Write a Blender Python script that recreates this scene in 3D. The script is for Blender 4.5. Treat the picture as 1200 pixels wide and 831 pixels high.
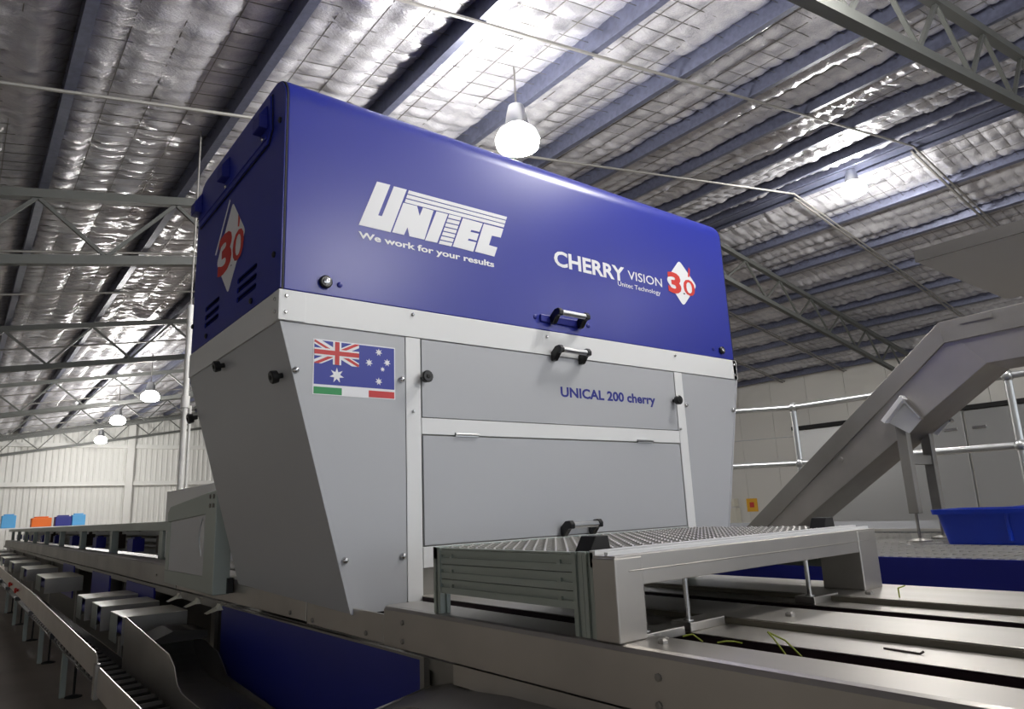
import bpy, bmesh, math, random
import numpy as np
from mathutils import Matrix, Vector

random.seed(7)
rng = np.random.default_rng(11)
for o in list(bpy.data.objects):
    bpy.data.objects.remove(o, do_unlink=True)
S = bpy.context.scene
COL = S.collection

# ---------------------------------------------------------------- camera
EYE = 1.25                      # lens height above the hall floor
YAW, PITCH, ROLL, FPX = math.radians(38.430), math.radians(12.421), math.radians(-2.478), 817.07
def cam_axes():
    cy, sy, cp, sp = math.cos(YAW), math.sin(YAW), math.cos(PITCH), math.sin(PITCH)
    fwd = Vector((cp*sy, cp*cy, sp)); right = Vector((cy, -sy, 0)); up = right.cross(fwd)
    r = math.cos(ROLL)*right + math.sin(ROLL)*up
    u = -math.sin(ROLL)*right + math.cos(ROLL)*up
    return r, u, fwd
CR, CU, CF = cam_axes()
cd = bpy.data.cameras.new('camera')
cd.sensor_width = 36.0; cd.sensor_fit = 'HORIZONTAL'; cd.lens = FPX/1200*36.0
cd.clip_start = 0.05; cd.clip_end = 200
cam = bpy.data.objects.new('camera', cd); COL.objects.link(cam)
m = Matrix.Identity(4)
for i in range(3):
    m[i][0] = CR[i]; m[i][1] = CU[i]; m[i][2] = -CF[i]
m[2][3] = EYE
cam.matrix_world = m
S.camera = cam

# ---------------------------------------------------------------- light
W = bpy.data.worlds.new('world'); S.world = W; W.use_nodes = True
bg = W.node_tree.nodes['Background']
bg.inputs[0].default_value = (0.86, 0.92, 1.0, 1); bg.inputs[1].default_value = 0.95
S.view_settings.view_transform = 'Standard'; S.view_settings.look = 'None'
S.view_settings.gamma = 1.0; S.view_settings.use_curve_mapping = False
S.view_settings.exposure = 0.7
LAMP_W = 620.0                  # each high-bay lamp

# ---------------------------------------------------------------- helpers
def lin(r, g, b):
    f = lambda c: (c/255/12.92) if c/255 <= .04045 else ((c/255+.055)/1.055)**2.4
    return (f(r), f(g), f(b), 1)

def P(n, *vals):
    pass

def material(name, col, rough=.5, metal=0., spec=.5, noise=None, bump=None, coat=0., aniso=0., emit=None, rvar=None, alpha=None, trans=0.):
    mt = bpy.data.materials.new(name); mt.use_nodes = True
    nt = mt.node_tree; b = nt.nodes['Principled BSDF']
    b.inputs['Base Color'].default_value = col
    b.inputs['Roughness'].default_value = rough
    b.inputs['Metallic'].default_value = metal
    b.inputs['Specular IOR Level'].default_value = spec
    b.inputs['Coat Weight'].default_value = coat
    b.inputs['Coat Roughness'].default_value = .12
    b.inputs['Anisotropic'].default_value = aniso
    if emit:
        b.inputs['Emission Color'].default_value = emit[0]
        b.inputs['Emission Strength'].default_value = emit[1]
    tc = nt.nodes.new('ShaderNodeTexCoord')
    def tex(scale, stretch, detail=4):
        mp = nt.nodes.new('ShaderNodeMapping'); mp.inputs['Scale'].default_value = stretch
        nt.links.new(tc.outputs['Object'], mp.inputs['Vector'])
        t = nt.nodes.new('ShaderNodeTexNoise'); t.inputs['Scale'].default_value = scale; t.inputs['Detail'].default_value = detail
        nt.links.new(mp.outputs[0], t.inputs['Vector'])
        return t
    if noise:                   # (scale, stretch, second colour, contrast lo, hi)
        t = tex(noise[0], noise[1])
        rp = nt.nodes.new('ShaderNodeValToRGB')
        rp.color_ramp.elements[0].position = noise[3]; rp.color_ramp.elements[1].position = noise[4]
        rp.color_ramp.elements[0].color = noise[2]; rp.color_ramp.elements[1].color = col
        nt.links.new(t.outputs['Fac'], rp.inputs[0]); nt.links.new(rp.outputs[0], b.inputs['Base Color'])
    if rvar:                    # (scale, stretch, lo, hi)
        t = tex(rvar[0], rvar[1])
        mr = nt.nodes.new('ShaderNodeMapRange')
        mr.inputs['From Min'].default_value = .3; mr.inputs['From Max'].default_value = .7
        mr.inputs['To Min'].default_value = rvar[2]; mr.inputs['To Max'].default_value = rvar[3]
        nt.links.new(t.outputs['Fac'], mr.inputs[0]); nt.links.new(mr.outputs[0], b.inputs['Roughness'])
    if bump:                    # (scale, stretch, strength, distance)
        t = tex(bump[0], bump[1], 5)
        bp = nt.nodes.new('ShaderNodeBump'); bp.inputs['Strength'].default_value = bump[2]; bp.inputs['Distance'].default_value = bump[3]
        nt.links.new(t.outputs['Fac'], bp.inputs['Height']); nt.links.new(bp.outputs[0], b.inputs['Normal'])
    return mt

ONE = (1, 1, 1)
M = {}
M['blue'] = material('blue_hood_paint', lin(34, 45, 148), .33, spec=.5, bump=(900, ONE, .03, .001))
M['blue_plate'] = material('blue_plate_paint', lin(26, 34, 132), .42)
M['blue_plastic'] = material('blue_crate_plastic', lin(14, 52, 172), .32)
M['white_paint'] = material('white_frame_paint', lin(226, 227, 227), .38, bump=(700, ONE, .02, .001))
M['grey_panel'] = material('grey_panel_paint', lin(176, 178, 182), .36, bump=(700, ONE, .02, .001))
M['seam'] = material('black_seam', lin(22, 22, 24), .6)
M['black'] = material('black_plastic', lin(18, 18, 19), .35)
M['rubber'] = material('black_rubber', lin(24, 23, 22), .7)
M['chrome'] = material('polished_steel', lin(200, 200, 200), .18, 1.)
M['alu'] = material('brushed_aluminium', lin(205, 206, 206), .28, 1.)
M['extrusion'] = material('anodised_extrusion', lin(158, 166, 160), .42, .55)
M['steel'] = material('stainless_sheet', lin(186, 182, 176), .34, .8, noise=(3, (1, 1, 1), lin(168, 164, 159), .3, .7))
M['steel_lane'] = material('stainless_lane_plate', lin(196, 193, 188), .38, 1., noise=(6, (2, .2, 1), lin(184, 180, 174), .3, .7))
M['steel_dull'] = material('dull_stainless', lin(160, 157, 152), .45, .75, noise=(2, ONE, lin(134, 131, 126), .3, .7))
M['lane_edge'] = material('lane_edge_rubber', lin(112, 106, 92), .6)
M['maroon'] = material('dark_belt_gap', lin(40, 20, 28), .6)
M['dark_belt'] = material('dark_slat_belt', lin(52, 48, 44), .5, .2)
M['galv'] = material('galvanised_purlin', lin(108, 112, 134), .42, .4, noise=(20, ONE, lin(96, 100, 120), .35, .65))
M['truss'] = material('grey_truss_paint', lin(90, 92, 89), .5)
M['rod'] = material('sag_rod', lin(140, 138, 134), .5, .3)
M['foil'] = material('insulation_foil', lin(234, 234, 240), .27, .48, noise=(9, ONE, lin(216, 216, 224), .35, .65), bump=(34, (1, 2.8, 1), .6, .012))
M['wire'] = material('mesh_wire', lin(120, 118, 114), .4, .8)
M['wall_white'] = material('white_cladding', lin(226, 226, 222), .55)
M['panel_white'] = material('white_coolroom_panel', lin(222, 220, 214), .5)
M['door_grey'] = material('grey_door_panel', lin(176, 177, 177), .28, .35)
M['concrete'] = material('concrete_floor', lin(166, 156, 144), .5, noise=(1.5, ONE, lin(148, 138, 126), .3, .7), bump=(40, ONE, .08, .01))
M['letter_white'] = material('white_vinyl', lin(232, 233, 236), .45)
M['letter_blue'] = material('blue_vinyl', lin(20, 28, 128), .45)
M['red'] = material('red_vinyl', lin(205, 48, 38), .45)
M['green'] = material('green_vinyl', lin(20, 140, 72), .45)
M['flag_red'] = material('flag_red', lin(196, 36, 38), .45)
M['flag_blue'] = material('flag_blue', lin(30, 44, 150), .45)
M['orange'] = material('orange_plastic', lin(236, 112, 24), .5)
M['sky_blue'] = material('light_blue_plastic', lin(90, 170, 225), .5)
M['yellow'] = material('yellow_sign', lin(236, 178, 36), .5)
M['stem'] = material('cherry_stem_green', lin(140, 150, 46), .6)
M['lamp_glow'] = material('lamp_lens', (1, 1, 1, 1), .4, emit=((1, .98, .95, 1), 25))
M['railgalv'] = material('galvanised_rail', lin(196, 198, 198), .3, .85)
M['grate'] = material('galvanised_grating', lin(205, 203, 198), .38, .7)
M['canopy_dark'] = material('dark_canopy_edge', lin(34, 31, 30), .6)
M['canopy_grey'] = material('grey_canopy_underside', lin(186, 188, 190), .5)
M['exit_white'] = material('pale_exit_sheet', lin(226, 223, 208), .45)
M['navy'] = material('navy_unit', lin(34, 34, 150), .4)
M['glint_steel'] = material('steel_painted_glint', lin(232, 232, 232), .35, .4)  # stainless with the light it reflects put into a paler base colour
M['brown'] = material('brown_unit', lin(58, 44, 38), .6)

class MB:
    """collects shapes (hall coordinates, z measured from the lens height unless raw) for ONE mesh"""
    def __init__(s): s.v = []; s.f = []; s.mi = []
    def add(s, vs, fs, mi=0):
        b = len(s.v); s.v += [tuple(v) for v in vs]; s.f += [tuple(i+b for i in f) for f in fs]; s.mi += [mi]*len(fs); return s
    def box(s, x0, x1, y0, y1, z0, z1, mi=0):
        x0, x1 = min(x0, x1), max(x0, x1); y0, y1 = min(y0, y1), max(y0, y1); z0, z1 = min(z0, z1), max(z0, z1)
        v = [(x0,y0,z0),(x1,y0,z0),(x1,y1,z0),(x0,y1,z0),(x0,y0,z1),(x1,y0,z1),(x1,y1,z1),(x0,y1,z1)]
        return s.add(v, [(0,3,2,1),(4,5,6,7),(0,1,5,4),(1,2,6,5),(2,3,7,6),(3,0,4,7)], mi)
    def prism(s, pts, d, mi=0):
        """polygon pts (3-D, planar) extruded along d"""
        n = len(pts); d = Vector(d); p = [Vector(q) for q in pts]
        nr = Vector((0, 0, 0))
        for i in range(n): nr += p[i].cross(p[(i+1) % n])
        if nr.dot(d) > 0: p = p[::-1]
        v = p + [q+d for q in p]
        f = [tuple(range(n)), tuple(range(2*n-1, n-1, -1))]
        f += [((i+1) % n, i, n+i, n+(i+1) % n) for i in range(n)]
        return s.add(v, f, mi)
    def tube(s, a, b, r, n=12, r2=None, mi=0):
        a, b = Vector(a), Vector(b); d = (b-a).normalized(); r2 = r if r2 is None else r2
        u = d.orthogonal().normalized(); w = d.cross(u)
        v = []
        for c, rr in ((a, r), (b, r2)):
            for i in range(n):
                t = 2*math.pi*i/n; v.append(c + u*math.cos(t)*rr + w*math.sin(t)*rr)
        f = [(i, (i+1) % n, n+(i+1) % n, n+i) for i in range(n)] + [tuple(range(n-1, -1, -1)), tuple(range(n, 2*n))]
        return s.add(v, f, mi)
    def lathe(s, c, axis, prof, n=16, mi=0):
        """prof = [(distance along axis, radius)]"""
        c = Vector(c); d = Vector(axis).normalized(); u = d.orthogonal().normalized(); w = d.cross(u)
        v = []; k = len(prof)
        for h, r in prof:
            for i in range(n):
                t = 2*math.pi*i/n; v.append(c + d*h + (u*math.cos(t)+w*math.sin(t))*r)
        f = []
        for j in range(k-1):
            f += [(j*n+i, j*n+(i+1) % n, (j+1)*n+(i+1) % n, (j+1)*n+i) for i in range(n)]
        f += [tuple(range(n-1, -1, -1)), tuple(range((k-1)*n, k*n))]
        return s.add(v, f, mi)
    def sphere(s, c, r, n=12, k=7, mi=0):
        pr = [(-r*math.cos(math.pi*(j+.001)/(k-1+.002)), r*math.sin(math.pi*(j+.02)/(k-1+.04))) for j in range(k)]
        return s.lathe(c, (0, 0, 1), pr, n, mi)
    def bar(s, a, b, w, h, mi=0, side=None):
        """rectangular bar from a to b; w across side direction, h across the other"""
        a, b = Vector(a), Vector(b); d = (b-a).normalized()
        sd = Vector(side) if side else (Vector((0, 0, 1)).cross(d) if abs(d.z) < .95 else Vector((1, 0, 0)))
        sd = (sd - d*sd.dot(d)).normalized(); up = d.cross(sd)
        v = []
        for c in (a, b):
            for p, q in ((-1, -1), (1, -1), (1, 1), (-1, 1)): v.append(c + sd*p*w/2 + up*q*h/2)
        return s.add(v, [(3, 2, 1, 0), (4, 5, 6, 7), (0, 1, 5, 4), (1, 2, 6, 5), (2, 3, 7, 6), (3, 0, 4, 7)], mi)
    def build(s, name, mat, parent=None, smooth=False, bevel=0, label=None, kind=None, segs=2):
        base = Vector((0, 0, 0))
        q = parent
        while q is not None: base += q.location; q = q.parent
        me = bpy.data.meshes.new(name)
        me.from_pydata([Vector((v[0], v[1], v[2]+EYE)) - base for v in s.v], [], s.f)
        for mt in (mat if isinstance(mat, (list, tuple)) else [mat]): me.materials.append(M[mt])
        me.polygons.foreach_set('material_index', s.mi)
        bm = bmesh.new(); bm.from_mesh(me); bmesh.ops.recalc_face_normals(bm, faces=bm.faces); bm.to_mesh(me); bm.free()
        me.update()
        o = bpy.data.objects.new(name, me); COL.objects.link(o)
        if parent: o.parent = parent
        if smooth:
            me.polygons.foreach_set('use_smooth', [True]*len(me.polygons))
            me.set_sharp_from_angle(angle=math.radians(38))
        if bevel:
            b = o.modifiers.new('bevel', 'BEVEL'); b.width = bevel; b.segments = segs; b.limit_method = 'ANGLE'; b.angle_limit = math.radians(40)
            b.harden_normals = False
        if label: o['label'] = label
        if kind: o['kind'] = kind
        return o

def tag(o, label=None, cat=None, group=None, kind=None):
    if label: o['label'] = label
    if cat: o['category'] = cat
    if group: o['group'] = group
    if kind: o['kind'] = kind
    return o
def thing(name, loc, label=None, cat=None, group=None, kind=None, parent=None):
    o = bpy.data.objects.new(name, None); COL.objects.link(o)
    o.empty_display_size = .1
    l = Vector((loc[0], loc[1], loc[2]+EYE))
    if parent:
        q = parent
        while q is not None: l -= q.location; q = q.parent
        o.parent = parent
    o.location = l
    return tag(o, label, cat, group, kind)
def copy_tree(o, parent=None):
    c = o.copy(); COL.objects.link(c)
    if parent: c.parent = parent
    for ch in [x for x in o.children]: copy_tree(ch, c)
    return c

# pixel of the 1200x831 photograph -> point on an axis plane (z from the lens height)
def pix(axis, val, x, y):
    d = CR*((x-600)/FPX) - CU*((y-415.5)/FPX) + CF
    return d*(val/d[axis])

# ================================================================ THE HALL
XR, ZR, TS = 11.0, 5.16, 0.18           # ridge position, height, roof pitch
def roof_z(x): return ZR - TS*abs(x-XR)
PSP = 1.235                              # purlin spacing
XL, XE = -6.0, 20.1                     # left and right walls
YB, YF = 32.0, -13.0

MB().box(XL-.1, XE+.1, YF, YB+.1, -EYE-.1, -EYE).build('floor', 'concrete', kind='structure')

ceiling = thing('ceiling', (XR, 0, ZR+.3), 'pitched roof lined with crinkled silver foil above steel purlins and trusses', kind='structure')
# purlins (lipped C sections), position measured at their underside
px_near = [10.82] + [.33+PSP*k for k in range(8, -6, -1)]
px_near = [x for x in px_near if x > XL]
px_far = [XR+.22+PSP*k for k in range(0, 8)]
def purlin(x, sgn):
    z = roof_z(x); h, fl, lip, th = .20, .075, .02, .004
    q = [(0,0),(fl,0),(fl,lip),(fl-th,lip),(fl-th,th),(th,th),(th,h-th),(fl-th,h-th),(fl-th,h-lip),(fl,h-lip),(fl,h),(0,h)]
    pts = [(x+sgn*a, YF, z+b+sgn*TS*a*(1 if x < XR else -1)*1.0) for a, b in q]
    return MB().prism(pts, (0, YB-YF, 0)).build('purlin', 'galv', ceiling)
for x in px_near: purlin(x, 1)
for x in px_far: purlin(x, -1)
# foil blankets between purlins: quilted by the support mesh
def blanket(xa, xb, y0, y1, dy, nx):
    ny = int((y1-y0)/dy)+1
    u = np.linspace(0, 1, nx); y = np.linspace(y0, y1, ny)
    U, Yg = np.meshgrid(u, y)
    X = xa + (xb-xa)*U
    cu = np.abs(np.sin(np.pi*U*4)); cell_v = Yg/.19
    cv = np.abs(np.sin(np.pi*cell_v))
    iu = np.clip((U*4).astype(int), 0, 3); iv = (np.floor(cell_v)-math.floor(y0/.19)).astype(int)
    amp = rng.uniform(.02, .06, (iv.max()+1, 4))[iv, iu]
    tilt = rng.normal(0, .014, (iv.max()+1, 4))[iv, iu]
    low = rng.normal(0, 1, (ny//24+3, 5))
    gy = np.linspace(0, low.shape[0]-1.001, ny); a = gy.astype(int); fr = (gy-a)[:, None]
    lw = low[a]*(1-fr)+low[a+1]*fr
    lw = lw[:, np.clip((u*4).astype(int), 0, 4)]
    edge = (1-np.abs(2*U-1)**5)
    rows = rng.normal(0, 1, (ny, 5)); ug = u*3.999; ai = ug.astype(int); fu = ug-ai
    wr = rows[:, ai]*(1-fu)+rows[:, ai+1]*fu
    Z = (ZR-TS*np.abs(X-XR)) + .20 - .07*edge - .022*lw*edge
    Z -= (amp*cu**.4*cv**.4 + tilt*(cell_v % 1-.5)*cv)*edge**.5
    Z += wr*.0055 + rng.normal(0, .0012, Z.shape)
    co = np.stack([X, Yg + .012*rng.normal(0, 1, Z.shape)*(cv < .3), Z+EYE], -1).reshape(-1, 3)
    i = np.arange(ny-1)[:, None]*nx + np.arange(nx-1)[None, :]
    f = np.stack([i, i+nx, i+nx+1, i+1], -1).reshape(-1, 4)
    me = bpy.data.meshes.new('foil_blanket')
    me.vertices.add(len(co)); me.loops.add(f.size); me.polygons.add(len(f))
    base = np.array(ceiling.location)
    me.vertices.foreach_set('co', (co-base).astype(np.float32).ravel())
    me.loops.foreach_set('vertex_index', f.ravel().astype(np.int32))
    me.polygons.foreach_set('loop_start', (np.arange(len(f))*4).astype(np.int32))
    me.polygons.foreach_set('use_smooth', np.ones(len(f), bool))
    me.update(calc_edges=True)
    me.materials.append(M['foil'])
    o = bpy.data.objects.new('foil_blanket', me); COL.objects.link(o); o.parent = ceiling
    return o
edges = sorted(px_near) + [XR]
xs = [XL] + sorted(px_near) + [XR] + px_far + [XE]
for a, b in zip(xs[:-1], xs[1:]):
    if b-a < .05: continue
    blanket(a, b, -2.6, YB, .0317, 17 if b-a > .6 else 9)
    blanket(a, b, YF, -2.6, .19, 9)
MB().box(XR-.16, XR+.16, YF, YB, ZR+.02, ZR+.05).box(XR-.24, XR-.2, YF, YB, ZR-.03, ZR+.17).build('ridge_strap', 'galv', ceiling)
MB().prism([(XL-.2, YF, roof_z(XL)+.28), (XR, YF, ZR+.30), (XE+.2, YF, roof_z(XE)+.28), (XE+.2, YF, roof_z(XE)+.34), (XR, YF, ZR+.36), (XL-.2, YF, roof_z(XL)+.34)], (0, YB-YF+.2, 0)).build('roof_sheet', 'galv', ceiling)
wm = MB()
for a, b in zip(xs[:-1], xs[1:]):
    if b-a < .6: continue
    for k in (1, 2, 3):
        x = a+(b-a)*k/4; wm.box(x-.003, x+.003, -2.6, YB, roof_z(x)+.118, roof_z(x)+.123)
for kw in range(int(-2.6/.19), int(YB/.19)):
    yw = kw*.19
    wm.bar((XL, yw, roof_z(XL)+.121), (XR, yw, ZR+.121), .005, .004); wm.bar((XR, yw, ZR+.121), (XE, yw, roof_z(XE)+.121), .005, .004)
wm.build('support_wires', 'wire', ceiling, kind='stuff')
# sag rods at the third points of every bay
TY = [1.85+5.9*k for k in range(-2, 6)]
for ty in TY[:-1]:
    for k in (1, 2):
        y = ty + 5.9*k/3 - .04
        MB().tube((XL, y, roof_z(XL)-.01), (XR, y, ZR-.01), .016, 6).build('sag_rod', 'rod', ceiling)
        MB().tube((XR, y, ZR-.01), (XE, y, roof_z(XE)-.01), .016, 6).build('sag_rod', 'rod', ceiling)
        MB().bar((XR+.1, y+.07, ZR-.03), (XE, y+.07, roof_z(XE)-.03), .03, .03).build('sag_rod', 'rod', ceiling)
# trusses
TD = .69
def truss(y):
    t = thing('roof_truss', (XR, y, ZR-.5), parent=ceiling)
    for xa, xb in ((XL, XR), (XR, XE)):
        za, zb = roof_z(xa), roof_z(xb)
        MB().bar((xa, y, za-.05), (xb, y, zb-.05), .09, .085, side=(0, 1, 0)).build('top_chord', 'truss', t)
        MB().bar((xa, y, za-TD-.04), (xb, y, zb-TD-.04), .09, .09, side=(0, 1, 0)).build('bottom_chord', 'truss', t)
        nodes = [.33+PSP*k for k in range(-5, 9)]+[XR] if xa < XR-1 else [XR]+[XR+.22+PSP*k for k in range(1, 8)]
        for x0, x2 in zip(nodes[:-1], nodes[1:]):
            x1 = (x0+x2)/2
            MB().bar((x0, y, roof_z(x0)-.08), (x1, y, roof_z(x1)-TD), .035, .035, side=(0, 1, 0)).build('web_member', 'truss', t)
            MB().bar((x1, y, roof_z(x1)-TD), (x2, y, roof_z(x2)-.08), .035, .035, side=(0, 1, 0)).build('web_member', 'truss', t)
    return t
for y in TY: truss(y)

# walls
def ribbed(x0, x1, y, z1f, pitch=.2, d=.03):
    """trapezoid-ribbed sheet facing -Y"""
    b = MB(); x = x0; ps = []
    while x < x1:
        ps += [(x, y), (x+.10, y), (x+.125, y-d), (x+.165, y-d), (x+.19, y)]
        x += pitch
    n = len(ps); v = [(a, c, -EYE) for a, c in ps] + [(a, c, z1f(a)) for a, c in ps]
    b.add(v, [(i, i+1, n+i+1, n+i) for i in range(n-1)])
    return b
wb = thing('wall_back', (6, YB, -EYE), kind='structure')
ribbed(XL, XE, YB, lambda x: roof_z(x)+.2).build('ribbed_sheet', 'wall_white', wb)
MB().box(XL, XE, YB+.02, YB+.1, -EYE, 2.1).build('backing', 'wall_white', wb)
for x in (-.6, 5.35, 11.0, 15.5):
    MB().box(x-.13, x+.13, YB-.30, YB-.05, -EYE, roof_z(x)-.05).build('wall_column', 'wall_white', wb, bevel=.01)
for z in (1.62, 3.1):
    MB().box(XL, XE, YB-.17, YB-.04, z-.08, z+.08).box(XL, XE, YB-.21, YB-.17, z-.08, z-.06).build('girt', 'wall_white', wb)
wl = thing('wall_left', (XL, 8, -EYE), kind='structure')
MB().box(XL-.1, XL, YF, YB, -EYE, roof_z(XL)+.3).build('sheet', 'wall_white', wl)
wr = thing('wall_right', (XE, 8, -EYE), kind='structure')
y = YF; k = 0
while y < YB-.01:
    MB().box(XE, XE+.1, y+.006, y+1.2-.006, -EYE, roof_z(XE)+.25).build('wall_panel', 'panel_white', wr)
    y += 1.2
MB().box(XE+.1, XE+.14, YF, YB, -EYE, roof_z(XE)+.25).build('wall_core', 'panel_white', wr)
# big grey doors on the right wall
door = thing('door_1', (XE-.15, 6, -EYE), kind='structure')
for a, b in ((6.86, 11.36), (1.6, 6.80)):
    MB().box(XE-.14, XE-.06, a, b, -EYE+.02, 1.93).build('door_leaf', 'door_grey', door, bevel=.01)
MB().box(XE-.22, XE-.02, 1.4, 11.5, 1.95, 2.06).build('door_track', 'seam', door)
for yy in (7.15, 6.5):
    MB().box(XE-.2, XE-.14, yy-.16, yy+.16, 1.45, 1.52).build('door_handle', 'chrome', door, bevel=.01)
sg = MB().box(XE-.03, XE-.005, 13.1, 13.48, -.43, -.02).build('wall_sign', 'yellow')
tag(sg, 'small yellow warning sign on the white panel wall', 'sign')
sgm = MB().box(XE-.034, XE-.03, 13.21, 13.37, -.3, -.14); sgm = sgm.build('sign_mark', 'red', None)
sgm.parent = sg
MB_ = MB().box(XE-.25, XE-.01, 13.75, 14.05, -EYE, -.3).box(XE-.25, XE-.01, 13.8, 14.0, -.25, .0).build('wall_box', 'exit_white')
tag(MB_, 'narrow pale service box standing at the white panel wall', 'box')

# ---------------------------------------------------------------- high-bay lamps
def high_bay(x, y, z, label, group=None, side=None):
    off = '_%s_offscreen' % side if side else ''
    top = roof_z(x) + .1
    t = thing('high_bay_lamp'+off, (x, y, z), label, 'lamp', group)
    MB().lathe((x, y, z+.13), (0, 0, 1), [(0, .10), (.03, .105), (.12, .09), (.2, .07), (.22, .04)], 20).build('lamp_body', 'alu', t, smooth=True)
    MB().lathe((x, y, z-.12), (0, 0, 1), [(0, .03), (.01, .11), (.05, .185), (.12, .20), (.19, .17), (.25, .10)], 20).build('lamp_globe', 'lamp_glow', t, smooth=True)
    MB().tube((x, y, z+.3), (x, y, top), .01, 6).build('hanger', 'rod', t)
    ld = bpy.data.lights.new('high_bay_light'+off, 'POINT'); ld.shadow_soft_size = .205
    ld.energy = LAMP_W; ld.color = (1, .97, .92)
    lo = bpy.data.objects.new('high_bay_light'+off, ld); COL.objects.link(lo)
    lo.parent = t; lo.location = (0, 0, 0)
    return t
high_bay(3.62, 4.35, 3.2, 'glowing globe lamp hanging just above the blue cover')
high_bay(10.95, 4.726, 4.806, 'glowing globe lamp hanging at the roof ridge')
for x, yl, z in ((3.293, 17.69, 2.873), (3.363, 22.28, 2.885), (3.811, 28.45, 2.966)):
    high_bay(x, yl, z, 'round glowing lamp between the far trusses towards the back wall', 'lamps by the far trusses')
# outside the picture, found from their reflections: the streak along the hood's top front edge
# and the two soft glows on its front face
high_bay(3.62, 1.2, 3.2, 'globe lamp hanging in front of the cover above the lanes', side='above')
high_bay(3.62, -3.2, 3.2, 'globe lamp hanging behind the camera in line with the cover', side='behind')
high_bay(11.42, -6.85, 4.84, 'globe lamp hanging far behind the camera by the ridge', side='behind_ridge')

# ================================================================ MACHINE COVER
X0, X1, Y0, Y1 = .812, 3.466, 2.30, 3.49
ZB0, ZB1, ZT = .665, .780, 1.638
cover = thing('sorter_cover', (2.14, 2.9, -.33), 'large blue and grey cherry sorter cover with white band, lettering and flag', 'machine')
def F(x, y): q = pix(1, Y0, x, y); return q.x, q.z
def E_(x, y): q = pix(0, X0, x, y); return q.y, q.z
# hood shell, rounded along the two long top edges
R = .115
prof = [(Y0, ZB1)]
for k in range(9):
    t = math.pi - k*math.pi/16; prof.append((Y0+R+R*math.cos(t), ZT-R+R*math.sin(t)))
for k in range(9):
    t = math.pi/2 - k*math.pi/16; prof.append((Y1-R+R*math.cos(t), ZT-R+R*math.sin(t)))
prof.append((Y1, ZB1))
hood = MB().prism([(X0+.012, a, b) for a, b in prof], (X1-X0-.024, 0, 0)).build('hood', 'blue', cover, smooth=True, bevel=.003)
def inset(pr, d):
    cx = (Y0+Y1)/2; cz = (ZB1+ZT)/2
    return [(a+(d if a < cx else -d), b+(d if b < cz else -d)) for a, b in pr]
for x, dx in ((X0+.012, -.006), (X1-.012, .006)):
    hsm = MB().prism([(x, a, b) for a, b in inset(prof, .001)], (dx, 0, 0)).build('hood_seam', 'seam', cover)
    hen = MB().prism([(x+dx, a, b) for a, b in inset(prof, .004)], (dx, 0, 0)).build('hood_end', 'blue', cover, bevel=.0015)
    if dx < 0: near_end = [hood, hsm, hen]
# service hatch on the near end, with hinges
hx = X0-.001
def endbox(name, y0, y1, z0, z1, d, mat, bev=0, par=cover, x=None):
    xx = X0 if x is None else x
    return MB().box(xx-d, xx+.004, y0, y1, z0, z1).build(name, mat, par, bevel=bev)
hp = [(2.445, 1.60), (2.43, 1.45), (2.47, 1.405), (3.42, 1.40), (3.455, 1.44), (3.44, 1.55), (3.385, 1.60)]
MB().prism([(hx, a, b) for a, b in hp], (-.010, 0, 0)).build('end_hatch', 'blue', cover, bevel=.002)
hp2 = [(a + (.006 if a > 2.9 else -.006), b + (.005 if b > 1.5 else -.005)) for a, b in hp]
MB().prism([(hx, a, b) for a, b in hp2], (-.003, 0, 0)).build('hatch_seam', 'seam', cover)
MB().box(X0-.016, X0-.008, 2.47, 3.42, 1.425, 1.442).build('hatch_strip', 'blue', cover, bevel=.002)
for yy in (2.50, 2.98, 3.42):
    hg = MB().box(X0-.045, X0-.01, yy-.04, yy+.04, 1.465, 1.52)
    hg.prism([(X0-.01, yy-.03, 1.52), (X0-.045, yy-.03, 1.52), (X0-.01, yy-.03, 1.575)], (0, .012, 0))
    hg.prism([(X0-.01, yy+.02, 1.52), (X0-.045, yy+.02, 1.52), (X0-.01, yy+.02, 1.575)], (0, .012, 0))
    h = hg.build('hatch_hinge', 'blue_plate', cover, bevel=.004)
    MB().lathe((X0-.012, yy, 1.435), (-1, 0, 0), [(0, .009), (.006, .009), (.010, .005)], 10).build('bolt', 'chrome', h)
# vent slots, cut through the end into the hood
cutter = MB()
for ya, yb, zs in ((2.56, 2.80, (.945, .905, .865)), (3.05, 3.27, (.945, .905, .868))):
    for z in zs:
        n = 8; pts = []
        for k in range(n+1): t = -math.pi/2+math.pi*k/n; pts.append((yb-.012+.012*math.cos(t), z+.012*math.sin(t)))
        for k in range(n+1): t = math.pi/2+math.pi*k/n; pts.append((ya+.012+.012*math.cos(t), z+.012*math.sin(t)))
        cutter.prism([(X0-.03, a, b) for a, b in pts], (.08, 0, 0))
        MB().prism([(X0+.049, a, b) for a, b in pts], (.003, 0, 0)).build('slot_shade_backing', 'rubber', cover)  # black backing sheet standing in for the shade deep in the slot
cut = cutter.build('slot_cutter', 'blue', cover)
for ob in near_end:
    bo = ob.modifiers.new('slots', 'BOOLEAN'); bo.operation = 'DIFFERENCE'; bo.solver = 'EXACT'; bo.object = cut
    bpy.context.view_layer.update()
    me = bpy.data.meshes.new_from_object(ob.evaluated_get(bpy.context.evaluated_depsgraph_get()))
    ob.modifiers.clear(); ob.data = me
bpy.data.objects.remove(cut)
for yy, zz in ((2.37, .925), (2.61, .815), (3.475, .915), (3.225, .813), (2.35, 1.45)):
    MB().lathe((X0, yy, zz), (-1, 0, 0), [(0, .012), (.006, .012), (.009, .006)], 10).build('screw', 'black', cover)

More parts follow.
